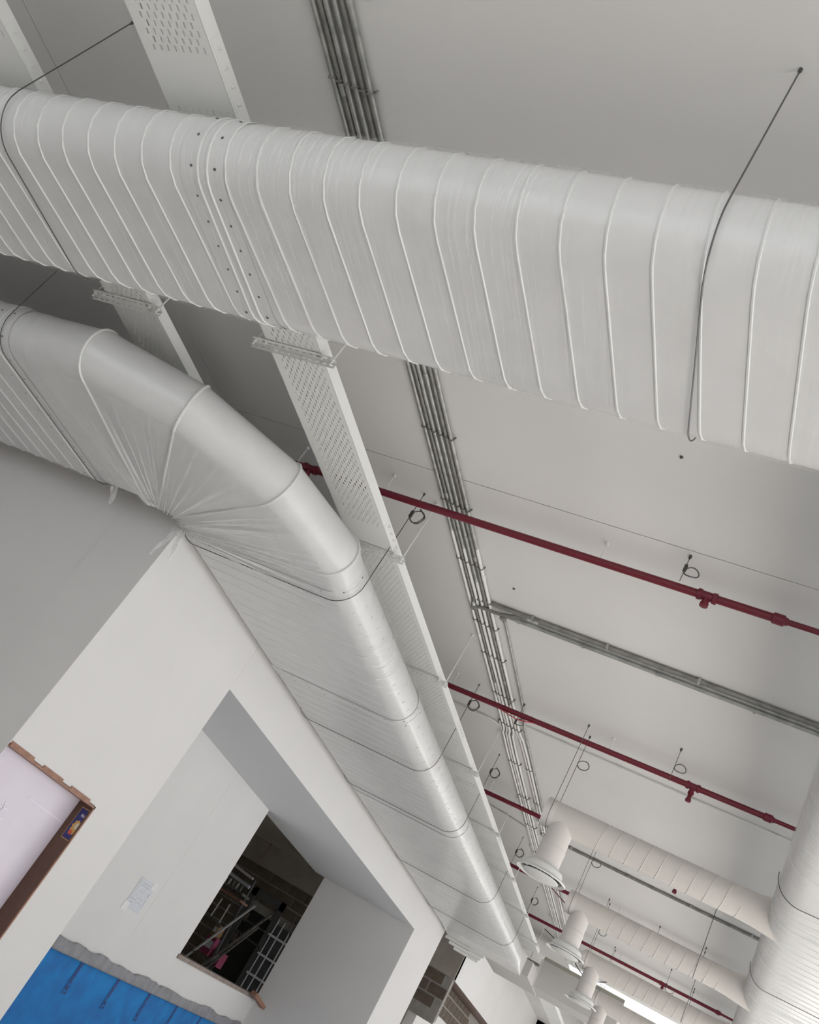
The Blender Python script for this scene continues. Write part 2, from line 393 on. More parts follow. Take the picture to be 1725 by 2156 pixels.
# --- A: crossing duct in the foreground
ANG = 0.016
frA = Frame((-2.3, 2.208, 2.43), ANG)
dA = thing('crossing_duct', 'big flat oval spiral duct in film crossing the photo nearest the camera', 'duct', (-2.3, 2.208, 2.43), 0, None)
def under(root, objs):   # keep world positions while parenting to a moved Empty
    inv = Matrix.Translation(-Vector(root.location))
    for o in objs: o.data.transform(inv)
objs = []
for o in [duct_body(frA, -4.5, 4.2, A0, R0, 'duct_shell', DUCT, dA),
          helix(frA, -4.3, -0.42, A0, R0, 0.159, dA, rad=0.0052, ph=0.42), helix(frA, -0.335, 4.2, A0, R0, 0.159, dA, rad=0.0052, ph=0.50),
          duct_body(frA, -0.50, -0.27, A0, R0, 'joint_collar', DUCT, dA, off=0.003, caps=False),
          ring_bead(frA, -0.405, A0, R0, 0.006, SEAM, 'collar_bead', dA, 0.004), ring_bead(frA, -0.355, A0, R0, 0.006, SEAM, 'collar_bead', dA, 0.004)]:
    objs.append(o)
n0 = len(bpy.data.objects)
screws(frA, (-0.44, -0.315), A0, R0, dA, step=0.125)
# film: stretched over the beads, creased
def film_shell(fr, t0, t1, a, r, m, parent, off, amp, freq, seed=0, nt=160):
    ring = oval_ring(a, r, na=12, nf=14, off=off); n = len(ring); V = []; F = []
    for i in range(nt + 1):
        t = t0 + (t1 - t0) * i / nt
        for u, w in ring:
            k = amp * max(0.0, noise.noise(Vector((t * freq + seed, u * 2.0, w * 3))))
            s = 1 if w > -r * 0.2 else (1 + 0)
            V.append(fr.p(t, u * (1 + 0), w - (k if w < 0 else -k)))
    for i in range(nt):
        for k in range(n): F.append((i*n+k, i*n+(k+1)%n, (i+1)*n+(k+1)%n, (i+1)*n+k))
    return MB().add(V, F).out('plastic_film', m, parent, smooth=True)
objs.append(film_shell(frA, -4.4, 4.2, A0, R0, FILM1, dA, 0.012, 0.004, 7.0, nt=200))
# small pasted scrap and scuffs on the near edge
for ch_ in dA.children:
    if ch_ not in objs: objs.append(ch_)
under(dA, objs)

# --- B: long duct: comes from the left, elbow round the wall corner, runs away along the wall
EB = Vector((-4.6, 4.95, 2.326)); RC = 0.96; AB = 0.615
dB = thing('long_wall_duct', 'wide flat oval duct in film bending round the wall corner, then running away', 'duct', tuple(EB))
frP = Frame((EB.x, EB.y - RC, EB.z), 0.0)            # part before the elbow, axis +X
frQ = Frame((EB.x + RC, EB.y, EB.z), radians(90))    # part after the elbow, axis +Y ; u = -X
objs = []
YE = 16.9
objs.append(duct_body(frP, -4.5, -0.17, AB, R0, 'duct_shell', DUCT, dB))
objs.append(duct_body(frQ, 0.10, YE - EB.y, AB, R0, 'duct_shell', DUCT, dB))
# elbow gores
th = [radians(-80), radians(-56), radians(-31), radians(-6.5)]
ring = oval_ring(AB, R0, na=12, nf=10); n = len(ring)
def mitre(theta, u, w, cc=cos(radians(12.2))):
    rr = (RC + u) / cc; return EB + Vector((cos(theta) * rr, sin(theta) * rr, w))
def sect(k): return [mitre(th[k], u, w) for u, w in ring]
secs = [[EB + Vector((-0.17, -(RC + u), w)) for u, w in ring]] + [sect(k) for k in range(4)] + [[EB + Vector((RC + u, 0.10, w)) for u, w in ring]]
for i in range(5):
    V = secs[i] + secs[i+1]
    o = MB().add(V, [(k, (k+1) % n, n + (k+1) % n, n + k) for k in range(n)]).out('elbow_gore', DUCT, dB, smooth=True); objs.append(o)
for k in range(4):
    o = MB().tube([p + (p - (EB + Vector((cos(th[k])*RC, sin(th[k])*RC, 0)))).normalized()*0.004 for p in secs[k+1]], 0.0095, n=6, closed=True).out('gore_bead', SEAM, dB, smooth=True); objs.append(o)
PB = 0.167
objs.append(helix(frP, -4.4, -0.62, AB, R0, PB, dB, sgn=1, rad=0.0052))
for (a_, b_) in ((0.22, 2.12), (2.28, 5.25), (5.42, 8.6), (8.75, YE - EB.y - 0.1)):
    objs.append(helix(frQ, a_, b_, AB, R0, PB, dB, sgn=-1, rad=0.0036, ph=0.3))
objs.append(duct_body(frQ, 0.03, 0.20, AB, R0, 'joint_collar', DUCT, dB, off=0.004, caps=False))
objs.append(duct_body(frQ, 2.12, 2.28, AB, R0, 'joint_collar', DUCT, dB, off=0.004, caps=False))
objs.append(duct_body(frQ, 5.27, 5.41, AB, R0, 'joint_collar', DUCT, dB, off=0.004, caps=False))
objs.append(duct_body(frP, -0.60, -0.36, AB, R0, 'joint_collar', DUCT, dB, off=0.004, caps=False))
objs.append(ring_bead(frP, -0.48, AB, R0, 0.007, SEAM, 'collar_bead', dB, 0.005))
objs.append(ring_bead(frQ, 0.07, AB, R0, 0.006, SEAM, 'collar_bead', dB, 0.004))
objs.append(ring_bead(frQ, 2.2, AB, R0, 0.005, SEAM, 'collar_bead', dB, 0.004))
screws(frP, (-0.54, -0.42), AB, R0, dB, step=0.17); screws(frQ, (0.06,), AB, R0, dB, step=0.17); screws(frQ, (2.155, 2.245), AB, R0, dB, step=0.17)
# tapered end piece
ringe = oval_ring(AB, R0); ne = len(ringe)
Va = [frQ.p(YE - EB.y, u, w) for u, w in ringe] + [frQ.p(YE - EB.y + 0.9, u * 1.02 , (w if w < 0 else w * 1.0)) for u, w in [(max(-AB - R0*0.6, min(AB + R0*0.6, u*1.0)), (-R0 if w < 0 else R0)) for u, w in ringe]]
objs.append(MB().add(Va, [(k, (k+1) % ne, ne + (k+1) % ne, ne + k) for k in range(ne)] + [tuple(range(ne, 2*ne))]).out('end_transition', DUCT, dB))
objs.append(film_shell(frQ, 0.0, YE - EB.y, AB, R0, FILM2, dB, 0.010, 0.006, 5.0, seed=9, nt=240))
objs.append(film_shell(frP, -4.4, -0.2, AB, R0, film_mat('cling_film_before_bend', radians(-8), 60, 0.6, base=0.10, amt=0.45, lo=0.5, hi=0.72), dB, 0.013, 0.008, 6.0, seed=4, nt=90))
# pleated film gathered towards the inner corner of the bend
V = []; F = []; NA, NR = 340, 18; CRE = []
pc = EB + Vector((0.10, -0.02, 0))
for i in range(NA + 1):
    aa = radians(-100 + 112 * i / NA)
    for j in range(NR + 1):
        q = j / NR; rr = 0.06 + q * 1.50
        ple = (noise.noise(Vector((aa * 26, q * 1.2, 3))) + 0.6 * noise.noise(Vector((aa * 60, q * 2, 7)))) * 0.020 * (1 - 0.75 * q)
        z = -R0 - 0.016 + min(0, -abs(ple)) + 0.0
        if q < 0.12: z += (0.12 - q) * 1.1
        x = cos(aa) * rr; y = sin(aa) * rr
        Rr = sqrt((x + 0.10) ** 2 + (y - 0.02) ** 2)
        edge = Rr - (RC + AB)
        if edge > 0:
            e = min(edge, R0 + 0.012); z = -sqrt(max(0.0, (R0 + 0.014) ** 2 - e * e)) - abs(ple) * 0.3
        V.append(pc + Vector((x, y, z)))
        cr = max(0.0, noise.noise(Vector((aa * 38, q * 0.7, 11))) * 2.6 - 0.05) * max(0.0, 1.15 - 1.05 * q)
        CRE.append(min(1.0, cr + max(0.0, 0.5 - 3.0 * q)))
for i in range(NA):
    for j in range(NR): F.append((i*(NR+1)+j, (i+1)*(NR+1)+j, (i+1)*(NR+1)+j+1, i*(NR+1)+j+1))
fm = film_mat('pleated_film', 0, 3, 3, base=0.16, amt=0.0)
_nt = fm.node_tree; _at = _nt.nodes.new('ShaderNodeAttribute'); _at.attribute_name = 'crease'
_m = _nt.nodes.new('ShaderNodeMath'); _m.operation = 'MULTIPLY_ADD'; _m.inputs[1].default_value = 0.85; _m.inputs[2].default_value = 0.12
_nt.links.new(_at.outputs['Fac'], _m.inputs[0]); _nt.links.new(_m.outputs[0], [nn for nn in _nt.nodes if nn.type == 'MIX_SHADER'][0].inputs['Fac'])
_o = MB().add(V, F).out('pleated_film', fm, dB, smooth=True)
_a = _o.data.attributes.new('crease', 'FLOAT', 'POINT')
for i_, v_ in enumerate(CRE): _a.data[i_].value = v_
objs.append(_o)
def tatter(name, p, q, w, parent, amp=0.03, seed=1):
    p = Vector(p); q = Vector(q); d = (q - p); u = d.cross(Vector((0.3, 1, 0.1))).normalized(); v = u.cross(d).normalized()
    V = []; F = []; N, M = 26, 8
    for i in range(N + 1):
        t = i / N
        for j in range(M + 1):
            s = j / M - 0.5
            ww = w * (1 - 0.75 * t) * (1.0 + 0.5 * noise.noise(Vector((t * 3, seed, s))))
            V.append(p + d * (t * (1 - 0.22 * abs(noise.noise(Vector((s * 5, seed, 2)))))) + u * (s * ww + amp * 0.8 * noise.noise(Vector((t * 1.5, seed + 3, 0)))) + v * (amp * 0.45 * noise.noise(Vector((s * 5, t * 2, seed)))))
    for i in range(N):
        for j in range(M): F.append((i*(M+1)+j, (i+1)*(M+1)+j, (i+1)*(M+1)+j+1, i*(M+1)+j+1))
    return MB().add(V, F).out(name, FILM3, parent, smooth=True)
objs.append(tatter('film_tatter', (-4.36, 4.93, 2.15), (-4.41, 4.93, 1.86), 0.10, dB, 0.04, 2))
objs.append(tatter('film_tatter', (-4.38, 5.0, 2.16), (-4.40, 5.12, 1.95), 0.10, dB, 0.03, 5))
objs.append(tatter('film_tatter', (-4.86, 4.66, 2.15), (-4.84, 4.72, 2.02), 0.10, dB, 0.03, 8))
for ch_ in dB.children:
    if ch_ not in objs: objs.append(ch_)
under(dB, objs)

# --- C: main duct on the right, feeding the round branches
angC = radians(90) - 0.030
frC = Frame((0.383 + A0, 6.2, 2.33), angC)
dC = thing('main_supply_duct', 'flat oval main duct at the right edge feeding the round branch ducts', 'duct', (0.7, 6.2, 2.33))
objs = [duct_body(frC, -3.0, 14.6, A0, R0, 'duct_shell', DUCT, dC), helix(frC, 0.9, 14.4, A0, R0, 0.167, dC, sgn=-1, rad=0.0055)]
for t in (1.5, 2.9, 4.3): objs.append(ring_bead(frC, t, A0, R0, 0.007, SEAM, 'collar_bead', dC, 0.002))
objs.append(film_shell(frC, -2.9, 14.5, A0, R0, FILM2, dC, 0.010, 0.006, 5.0, seed=19, nt=120))
under(dC, objs)

# --- round branch ducts with drop and diffuser
BR = []
def make_branch():
    t = thing('branch_duct', '', 'duct', (-1.70, 8.18, 2.32))
    xe = 0.36 + 1.70; r = 0.127
    MB().lathe((0, 0, 0), [(r, 0), (r, xe - 0.32)], n=32, axis='x', caps=False).out('round_duct', DUCTP, t, True)
    MB().lathe((0, 0, 0), [(r*0.98, 0.004), (r + .004, -0.004), (r + .004, 0.09), (r, 0.10)], n=32, axis='x').out('end_cap', DUCTP, t, True)
    MB().lathe((0, 0, 0), [(r, xe - 0.32), (r * 1.04, xe - 0.2), (r * 1.32, xe + 0.06)], n=32, axis='x', caps=False).out('saddle_boot', DUCTP, t, True)
    pts = []
    for i in range(int(24 * 12)):
        q = i / 24; pts.append((0.45 + q * 0.135, -(r+.001) * sin(-2*pi*q), (r+.001) * cos(2*pi*q)))
    pts = [p for p in pts if p[0] < xe - 0.3]
    MB().tube(pts, 0.0040, n=5, caps=False).out('spiral_seam', DUCTP, t, True)
    cx = 0.19
    MB().lathe((cx, 0, 0), [(0.113, -0.06), (0.113, -0.27), (0.118, -0.275), (0.118, -0.45)], n=32, caps=False).out('drop_duct', DUCTP, t, True)
    d = MB().lathe((cx, 0, 0), [(0.119, -0.43), (0.165, -0.452), (0.178, -0.475), (0.178, -0.512)], n=36, caps=False).out('diffuser_body', WHITEP, t, True)
    MB().lathe((cx, 0, 0), [(0.178, -0.505), (0.228, -0.528), (0.230, -0.536), (0.226, -0.542), (0.196, -0.530), (0.190, -0.512)], n=40, caps=False).out('diffuser_rim', WHITEP, d, True)
    MB().lathe((cx, 0, 0), [(0.160, -0.548), (0.166, -0.543), (0.166, -0.537), (0.01, -0.531)], n=40).out('diffuser_plate', WHITEP, d, True)
    MB().lathe((cx, 0, 0), [(0.176, -0.485), (0.176, -0.500)], n=30).out('throat_shade_disc', DARK, d, True)  # dark disc painted in for the shade inside the diffuser
    for k in range(4):
        a = pi/4 + k * pi/2; MB().bar((cx + cos(a)*0.165, sin(a)*0.165, -0.524), (cx + cos(a)*0.215, sin(a)*0.215, -0.526), 0.022, 0.012).out('spoke', WHITEP, d)
    return t
b0 = make_branch(); words = ['nearest round branch duct with drop and round diffuser, topmost in the photo', 'second round branch duct with a diffuser, just behind the nearest one',
     'third round branch duct with a diffuser, behind the second one', 'fourth round branch duct with a diffuser, farthest at the bottom edge']
for i in range(4):
    t = b0 if i == 0 else dup(b0)
    t.location = (-1.70 + 0.045 * i, 8.18 + 2.96 * i, 2.32); t['label'] = words[i]; t['group'] = 'round branch ducts with diffusers'

# ------------------------------------------------------------------ cable trays
def slot_plate(name, x0, x1, y0, y1, z, m, parent, blank):
    """perforated bottom with real slots: staggered rows, every slot an open hole"""
    V = []; F = []; cwid = 0.0407; rh = 0.0332; hx, hy = 0.0056, 0.0132
    def q(pts): 
        k = len(V); V.extend(pts); F.append(tuple(range(k, k + len(pts))))
    q([(x0, y0, z), (x0 + 0.043, y0, z), (x0 + 0.043, y1, z), (x0, y1, z)])
    q([(x1 - 0.020, y0, z), (x1, y0, z), (x1, y1, z), (x1 - 0.020, y1, z)])
    xa = x0 + 0.043; xb = x1 - 0.020
    y = y0; row = 0
    while y < y1 - 1e-6:
        ya, yb = y, min(y + rh, y1)
        if (ya - y0) < blank or (y1 - yb) < blank or yb - ya < rh * 0.9:
            q([(xa, ya, z), (xb, ya, z), (xb, yb, z), (xa, yb, z)])
        else:
            sh = 0.0 if row % 2 == 0 else cwid / 2
            x = xa
            if sh: q([(xa, ya, z), (xa + sh, ya, z), (xa + sh, yb, z), (xa, yb, z)]); x = xa + sh
            cnt = 0
            while x + cwid <= xb + 1e-6:
                cx, cy = x + cwid/2, (ya + yb)/2
                o = [(x, ya, z), (x + cwid, ya, z), (x + cwid, yb, z), (x, yb, z)]
                h = [(cx-hx, cy-hy, z), (cx+hx, cy-hy, z), (cx+hx, cy+hy, z), (cx-hx, cy+hy, z)]
                k = len(V); V.extend(o + h)
                for a in range(4): F.append((k+a, k+(a+1) % 4, k+4+(a+1) % 4, k+4+a))
                x += cwid; cnt += 1
            if x < xb - 1e-6: q([(x, ya, z), (xb, ya, z), (xb, yb, z), (x, yb, z)])
        y += rh; row += 1
    return pydata(name, V, F, m, parent)
ZT = 2.68; SEC = 3.33
def tray_section(parent, y0, y1):
    L = y1 - y0
    p = slot_plate('perforated_bottom', -0.195, 0.195, 0, L, 0, TRAYM, parent, 0.10)
    p.location = (0, y0, 0); sm = p.modifiers.new('thickness', 'SOLIDIFY'); sm.thickness = 0.003; sm.offset = 1.0
    for sx in (-1, 1):
        f = MB().box((sx*0.195 - 0.001, 0, 0), (sx*0.195 + 0.001, L, 0.075)).box((sx*0.195 - (0.012 if sx > 0 else 0), 0, 0.073), (sx*0.195 + (0.012 if sx < 0 else 0), L, 0.075)).out('side_flange', TRAYM, parent)
        f.location = (0, y0, 0)
def splice(parent, y):
    s = MB().box((0.196, y - 0.17, 0.010), (0.1985, y + 0.17, 0.064)).out('splice_plate', TRAYM, parent)
    for k in range(4):
        yy = y - 0.12 + 0.08 * k
        MB().lathe((0.1985, yy, 0.036), [(0.009, 0), (0.009, 0.006), (0.004, 0.007), (0.004, 0.018)], n=6, axis='x').out('bolt', WHITEP, s)
def make_tray(x, ys, label):
    t = thing('cable_tray', label, 'cable tray', (x, 0, ZT), 0, None)
    for i in range(len(ys) - 1): tray_section(t, ys[i], ys[i+1])
    for y in ys[1:-1]: splice(t, y)
    return t
make_tray(-3.01, [-1.66, 1.67, 4.99, 8.31, 11.63, 14.95, 18.2], 'white perforated cable tray running the length of the hall above the long duct')
make_tray(-4.275, [-1.66, 1.67, 4.9], 'short left white perforated cable tray, seen between the two big ducts')
# perforated strut under the tray with two threaded rods
def make_hanger():
    t = thing('trapeze_hanger', '', 'hanger', (-3.01, 3.25, ZT))
    L = 0.29
    V = []; F = []
    def q(pts): k = len(V); V.extend(pts); F.append(tuple(range(k, k + len(pts))))
    # bottom leg (horizontal, slotted) and upstand of the slotted angle
    ns = 12; pit = 2 * L / ns
    for (A, B) in (((-0.048, 0), (0.0, 0)), ((0, 0), (0, -0.040))):
        for k in range(ns):
            xa, xb = -L + k*pit, -L + (k+1)*pit; cx = (xa + xb)/2
            def P(x, f): return (x, A[0] + (B[0]-A[0])*f, A[1] + (B[1]-A[1])*f - 0.006)
            o = [P(xa, 0), P(xb, 0), P(xb, 1), P(xa, 1)]; h = [P(cx-.012, .40), P(cx+.012, .40), P(cx+.012, .60), P(cx-.012, .60)]
            kk = len(V); V.extend(o + h)
            for a in range(4): F.append((kk+a, kk+(a+1) % 4, kk+4+(a+1) % 4, kk+4+a))
    pydata('slotted_angle', V, F, TRAYM, t)
    for sx in (-1, 1):
        MB().tube([(sx*0.272, -0.024, -0.045), (sx*0.272, -0.024, HC - ZT)], 0.005, n=8).out('threaded_rod', WHITEP, t, True)
        MB().lathe((sx*0.272, -0.024, 0), [(0.012, -0.022), (0.012, -0.007)], n=6).out('nut', WHITEP, t)
        MB().lathe((sx*0.20, -0.024, 0), [(0.011, -0.022), (0.011, -0.007), (0.004, -0.007)], n=6).out('nut', WHITEP, t)
        MB().lathe((sx*0.272, -0.024, HC - ZT), [(0.012, -0.03), (0.012, -0.001)], n=10).out('ceiling_anchor', WHITEP, t)
    return t
h0 = make_hanger()
hw = ['just below the crossing duct', 'beside the bend of the long duct', 'where the second red pipe meets the tray', 'midway along the tray', 'before the nearest branch duct', 'beside the nearest round diffuser', 'beside the second round diffuser', 'at its far end']
hy = [3.25, 5.18, 7.13, 9.25, 11.25, 13.2, 15.2, 17.2]
for i, y in enumerate(hy):
    t = h0 if i == 0 else dup(h0); t.location = (-3.01, y, ZT)
    t['label'] = 'white slotted angle hanger under the main tray, ' + hw[i]; t['group'] = 'hangers under the cable trays'
t = dup(h0); t.location = (-4.29, 3.2, ZT); t['label'] = 'white slotted angle hanger under the short left cable tray'; t['group'] = 'hangers under the cable trays'

# ------------------------------------------------------------------ steel wire hangers round the ducts
def wrap_wire(fr, t, a, r, label, far_side=True, near_side=True, grip=None, td=Vector((0, 0, 0))):
    """two vertical wires from the ceiling joined round the underside of the duct"""
    o = thing('suspension_wire', label, 'wire', tuple(fr.p(t, 0, -r)))
    rr = r + 0.017; pts = []
    lz = HC - fr.o.z
    if near_side: pts += [fr.p(t, -a - rr, lz) + td, fr.p(t, -a - rr, lz*0.5) + td * 0.5, fr.p(t, -a - rr, 0.02)]
    for k in range(1, 12):
        th_ = pi + (pi/2) * k / 11; pts.append(fr.p(t, -a + rr*cos(th_), rr*sin(th_)))
    for k in range(0, 12):
        th_ = 1.5*pi + (pi/2) * k / 11; pts.append(fr.p(t, a + rr*cos(th_), rr*sin(th_)))
    if far_side: pts += [fr.p(t, a + rr, 0.02), fr.p(t, a + rr, lz*0.5), fr.p(t, a + rr, lz)]
    objs = [MB().tube(pts, 0.0032, n=6).out('wire_loop', WIRE, o, True)]
    for s, on in ((-1, near_side), (1, far_side)):
        if on:
            c = fr.p(t, s*(a + rr), lz) + (td if s < 0 else td * 0)
            objs.append(MB().lathe(c, [(0.007, 0), (0.007, -0.015), (0.004, -0.025)], n=10).out('ceiling_anchor', DARK, o))
    if grip:
        sgn, zz = grip
        c = fr.p(t, sgn*(a + rr), zz - fr.o.z)
        objs.append(MB().lathe(c, [(0.006, -0.035), (0.013, -0.03), (0.014, 0.02), (0.006, 0.03)], n=10).out('wire_grip', DARK, o, True))
        loop = smooth_path([c + Vector((0.00, 0, -0.03)), c + Vector((0.03, 0.01, -0.06)), c + Vector((0.08, 0.0, -0.05)), c + Vector((0.10, 0, 0.01)), c + Vector((0.05, 0.01, 0.05)), c + Vector((-0.01, 0, 0.0)), c + Vector((0.02, 0, -0.055)), c + Vector((0.075, 0.01, -0.06)), c + Vector((0.11, 0, 0.0)), c + Vector((0.04, 0, 0.06))])
        objs.append(MB().tube(loop, 0.005, n=6).out('wire_coil', WIRE, o, True))
    under(o, objs); return o
frA_t = lambda x: (x + 2.3) / cos(ANG)
wrap_wire(frA, frA_t(-0.64), A0, R0, 'thin dark wire looped under the crossing duct near its right end')
wrap_wire(frA, frA_t(-3.88), A0, R0, 'thin dark wire looped under the crossing duct at its left end', td=Vector((0.05, 0.05, 0)))
wrap_wire(frP, -5.02 + 4.6, AB, R0, 'dark wire looped under the long duct just before its bend')
wrap_wire(frQ, 0.125, AB, R0, 'dark wire looped under the long duct right after its bend, gripped above the red pipe', near_side=True, far_side=False, grip=(-1, 3.0))
wq = ['second wire', 'third wire', 'fourth wire', 'fifth wire', 'last wire']
for i, y in enumerate((8.18, 9.97, 12.95, 15.5)):
    wrap_wire(frQ, y - EB.y, AB, R0, 'dark wire under the long straight duct, %s counted from the bend' % wq[i].replace(' wire', ''), far_side=False, grip=(-1, 2.98))
wrap_wire(frC, 0.85, A0, R0, 'wire hanging the main right duct, nearer one of the two', far_side=False)
wrap_wire(frC, 3.65, A0, R0, 'wire hanging the main right duct, farther one with a coil', far_side=False, grip=None)
# wires of the round branches
def branch_wire(x, y, label, coil):
    o = thing('branch_wire', label, 'wire', (x, y, 2.19))
    pts = [(0, -0.131, HC - 2.19), (0, -0.131, 0.14)]
    for k in range(13):
        a = pi + pi * k / 12; pts.append((0, 0.131 * cos(a), 0.13 + 0.131 * sin(a)))
    pts += [(0, 0.131, 0.14), (0, 0.131, HC - 2.19)]
    MB().tube(pts, 0.0028, n=6).out('wire_loop', WIRE, o, True)
    for s in (-1, 1): MB().lathe((0, s*0.131, HC - 2.19), [(0.009, 0), (0.009, -0.02), (0.004, -0.03)], n=8).out('ceiling_anchor', DARK, o)
    if coil:
        c = Vector((0, 0.13, coil)); loop = [c + Vector((0.055 + 0.055*cos(a), 0.004*cos(3*a), 0.045*sin(a) - 0.01)) for a in [i*2*pi/20 for i in range(46)]]
        MB().tube(loop, 0.0045, n=6).out('wire_coil', WIRE, o, True)
    return o
bl = ['nearest', 'second', 'third', 'fourth']
for i in range(4):
    branch_wire(-1.645 + 0.045*i, 8.18 + 2.96*i, 'thin wire pair at the capped end of the %s round branch duct' % bl[i], (0.72, 0.70, 0.6, None)[i])
    if i: branch_wire(-0.15, 8.18 + 2.96*i, 'thin wire pair near the main-duct end of the %s round branch duct' % bl[i], None)
def spare_wire(x, y, zb, zc, label, gripz=None, r=0.06):
    o = thing('spare_wire', label, 'wire', (x, y, HC))
    MB().tube([(0, 0, 0), (0, 0, zb - HC)], 0.0028, n=6).out('wire', WIRE, o, True)
    MB().lathe((0, 0, 0), [(0.010, 0), (0.010, -0.018), (0.004, -0.03)], n=8).out('ceiling_anchor', DARK, o)
    c = Vector((0, 0, zc - HC)); loop = [c + Vector((r + r*cos(a) , 0.01*cos(2*a), r*0.75*sin(a))) for a in [i*2*pi/18 for i in range(38)]]
    MB().tube(loop, 0.0042, n=6).out('wire_coil', WIRE, o, True)
    if gripz: MB().lathe((0, 0, gripz - HC), [(0.005, -0.03), (0.011, -0.025), (0.011, 0.025), (0.005, 0.03)], n=8).out('wire_grip', DARK, o, True)
spare_wire(-0.852, 4.805, 3.0, 3.08, 'loose hanging wire with a thin open coil above the nearest red pipe', 3.10, 0.045)
spare_wire(-0.778, 7.731, 2.88, 3.02, 'loose hanging wire with a round coil just above the second red pipe', None, 0.05)
spare_wire(-0.80, 14.08, 2.75, 2.95, 'loose hanging wire with a coil above the second branch duct', None, 0.07)
spare_wire(-0.55, 16.4, 2.7, 2.9, 'loose hanging wire with a small coil behind the second branch duct', None, 0.07)
spare_wire(-2.33, 8.2, 2.9, 3.0, 'short loose wire between the tray and the conduits', 3.0, 0.04)

# ------------------------------------------------------------------ conduits on the ceiling
CX = [-2.643, -2.607, -2.573, -2.528, -2.490, -2.452]
CR = [0.0135, 0.0125, 0.0135, 0.0135, 0.0125, 0.0140]
CZ = [3.175, 3.176, 3.174, 3.174, 3.176, 3.175]
YW = [5.40, 7.9, 5.60, 6.05, 8.3, 5.55]       # where the white paint starts
clipy = [1.02, 1.895, 3.05, 4.236, 5.007, 5.76, 6.716, 7.298, 8.113, 8.841, 9.9, 11.0, 12.1, 13.3, 14.6]
cl = ['leftmost, beside the tray', 'second from the left', 'third from the left', 'third from the right', 'second from the right', 'rightmost, with the clip ears']
clip_me = None
for i in range(6):
    t = thing('conduit', 'straight ceiling conduit running the length of the hall, ' + cl[i], 'conduit', (CX[i], 0, CZ[i]), 0, 'six parallel conduits on the ceiling')
    yw = YW[i]; r = CR[i]
    bend = 0.0
    # slight sideways drift beyond y = 7 as in the photo
    path1 = [(0, -2.0, 0), (0, yw, 0)]
    path2 = smooth_path([(0, yw, 0), (0, 8.3, 0), (0.0, 9.0, 0), (-0.035 if i < 4 else 0.03, 9.6, 0), (-0.035 if i < 4 else 0.03, 14, 0), (0, 20.5, 0)], 3)
    MB().tube(path1, r, n=10).out('galvanised_run', GALV if i in (0, 2, 3, 5) else GALVD, t, True)  # second and fifth conduits get darker steel in place of shade
    MB().tube(path2, r, n=10).out('white_painted_run', WHITEP if i not in (1, 4) else DUCTP, t, True)  # same two runs toned down in colour for that shade
    for y in ((0.75 + 0.9*i) % 4 + 0.3, 4.7 + 0.25*i, 7.0 + 0.4*((i*3) % 5), 10.6 + 0.3*i):
        MB().tube([(0, y - 0.03, 0), (0, y + 0.03, 0)], r + 0.0035, n=10).out('coupling', GALV if y < yw else WHITEP, t, True)
    for j, y in enumerate(clipy):
        dx = 0 if y < 9.3 else (-0.035 if i < 4 else 0.03)
        if y > 8.3 and i == 5: dx += 0.0
        if clip_me is None:
            m_ = MB(); 
            pts = [(-0.026, 0, 0.016), (-0.017, 0, 0.014), (-0.0165, 0, 0)] + [(0.0165*cos(a), 0, 0.0165*sin(a)) for a in [pi + k*pi/8 for k in range(9)]] + [(0.0165, 0, 0), (0.017, 0, 0.014), (0.030, 0, 0.016)]
            for k in range(len(pts)-1): m_.bar(pts[k], pts[k+1], 0.014, 0.0022, up=(0, 1, 0.001))
            m_.lathe((0.024, 0, 0.010), [(0.005, 0), (0.005, -0.008)], n=6)
            c = m_.out('saddle_clip', GALVD, t); clip_me = c.data
        else: c = link('saddle_clip', clip_me, None, t)
        c.location = (dx, y + 0.012*i, 0)
# band and cap on the first conduits near the top of the photo
tb = thing('conduit_marker', 'red band with a white collar on the leftmost conduit near the top edge', 'marker', (CX[0], 0.72, CZ[0]))
MB().tube([(0, -0.03, 0), (0, 0.07, 0)], 0.020, n=12).out('red_band', REDT, tb, True)
MB().lathe((0, -0.06, 0), [(0.014, -0.02), (0.021, 0.0), (0.021, 0.03)], n=12, axis='y').out('white_collar', WHITEP, tb, True)

def ceil_run(name, label, pts, r, m, group=None, clips=(), coup=(), z=3.182):
    P = [Vector(p) for p in pts]; c = P[len(P)//2].copy(); c.z = z
    t = thing(name, label, 'conduit', tuple(c), 0, group)
    MB().tube([p - c for p in P], r, n=10).out('pipe_run', m, t, True)
    for (x, y) in clips:
        MB().box((x - c.x - 0.010, y - c.y - r - 0.004, -r - 0.003), (x - c.x + 0.010, y - c.y + r + 0.004, -r)).box((x - c.x - 0.010, y - c.y - r - 0.012, -r), (x - c.x + 0.010, y - c.y - r - 0.001, r)).box((x - c.x - 0.010, y - c.y + r + .001, -r), (x - c.x + 0.010, y - c.y + r + 0.010, r)).out('saddle_clip', GALV, t)
    for (x, y) in coup:
        MB().tube([(x - c.x - 0.03, y - c.y, 0), (x - c.x + 0.03, y - c.y, 0)], r + 0.004, n=10).out('coupling', m, t, True)
    return t
G3 = 'grey conduits branching to the right'
ceil_run('branch_conduit', 'uppermost of the grey conduits branching right, starts at the round junction on the conduits',
         smooth_path([(-2.60, 6.45, 3.155), (-2.50, 6.43, 3.155), (-2.35, 6.43, 3.157), (-2.1, 6.352, 3.17), (-1.9, 6.345, 3.18), (7, 6.36, 3.18)], 5), 0.0155, GALVD, G3, clips=[(-2.06, 6.35), (-1.42, 6.35), (-0.70, 6.35)])
ceil_run('branch_conduit', 'middle of the grey conduits branching right', [(-2.02, 6.412, 3.185), (7, 6.42, 3.185)], 0.0125, GALV, G3)
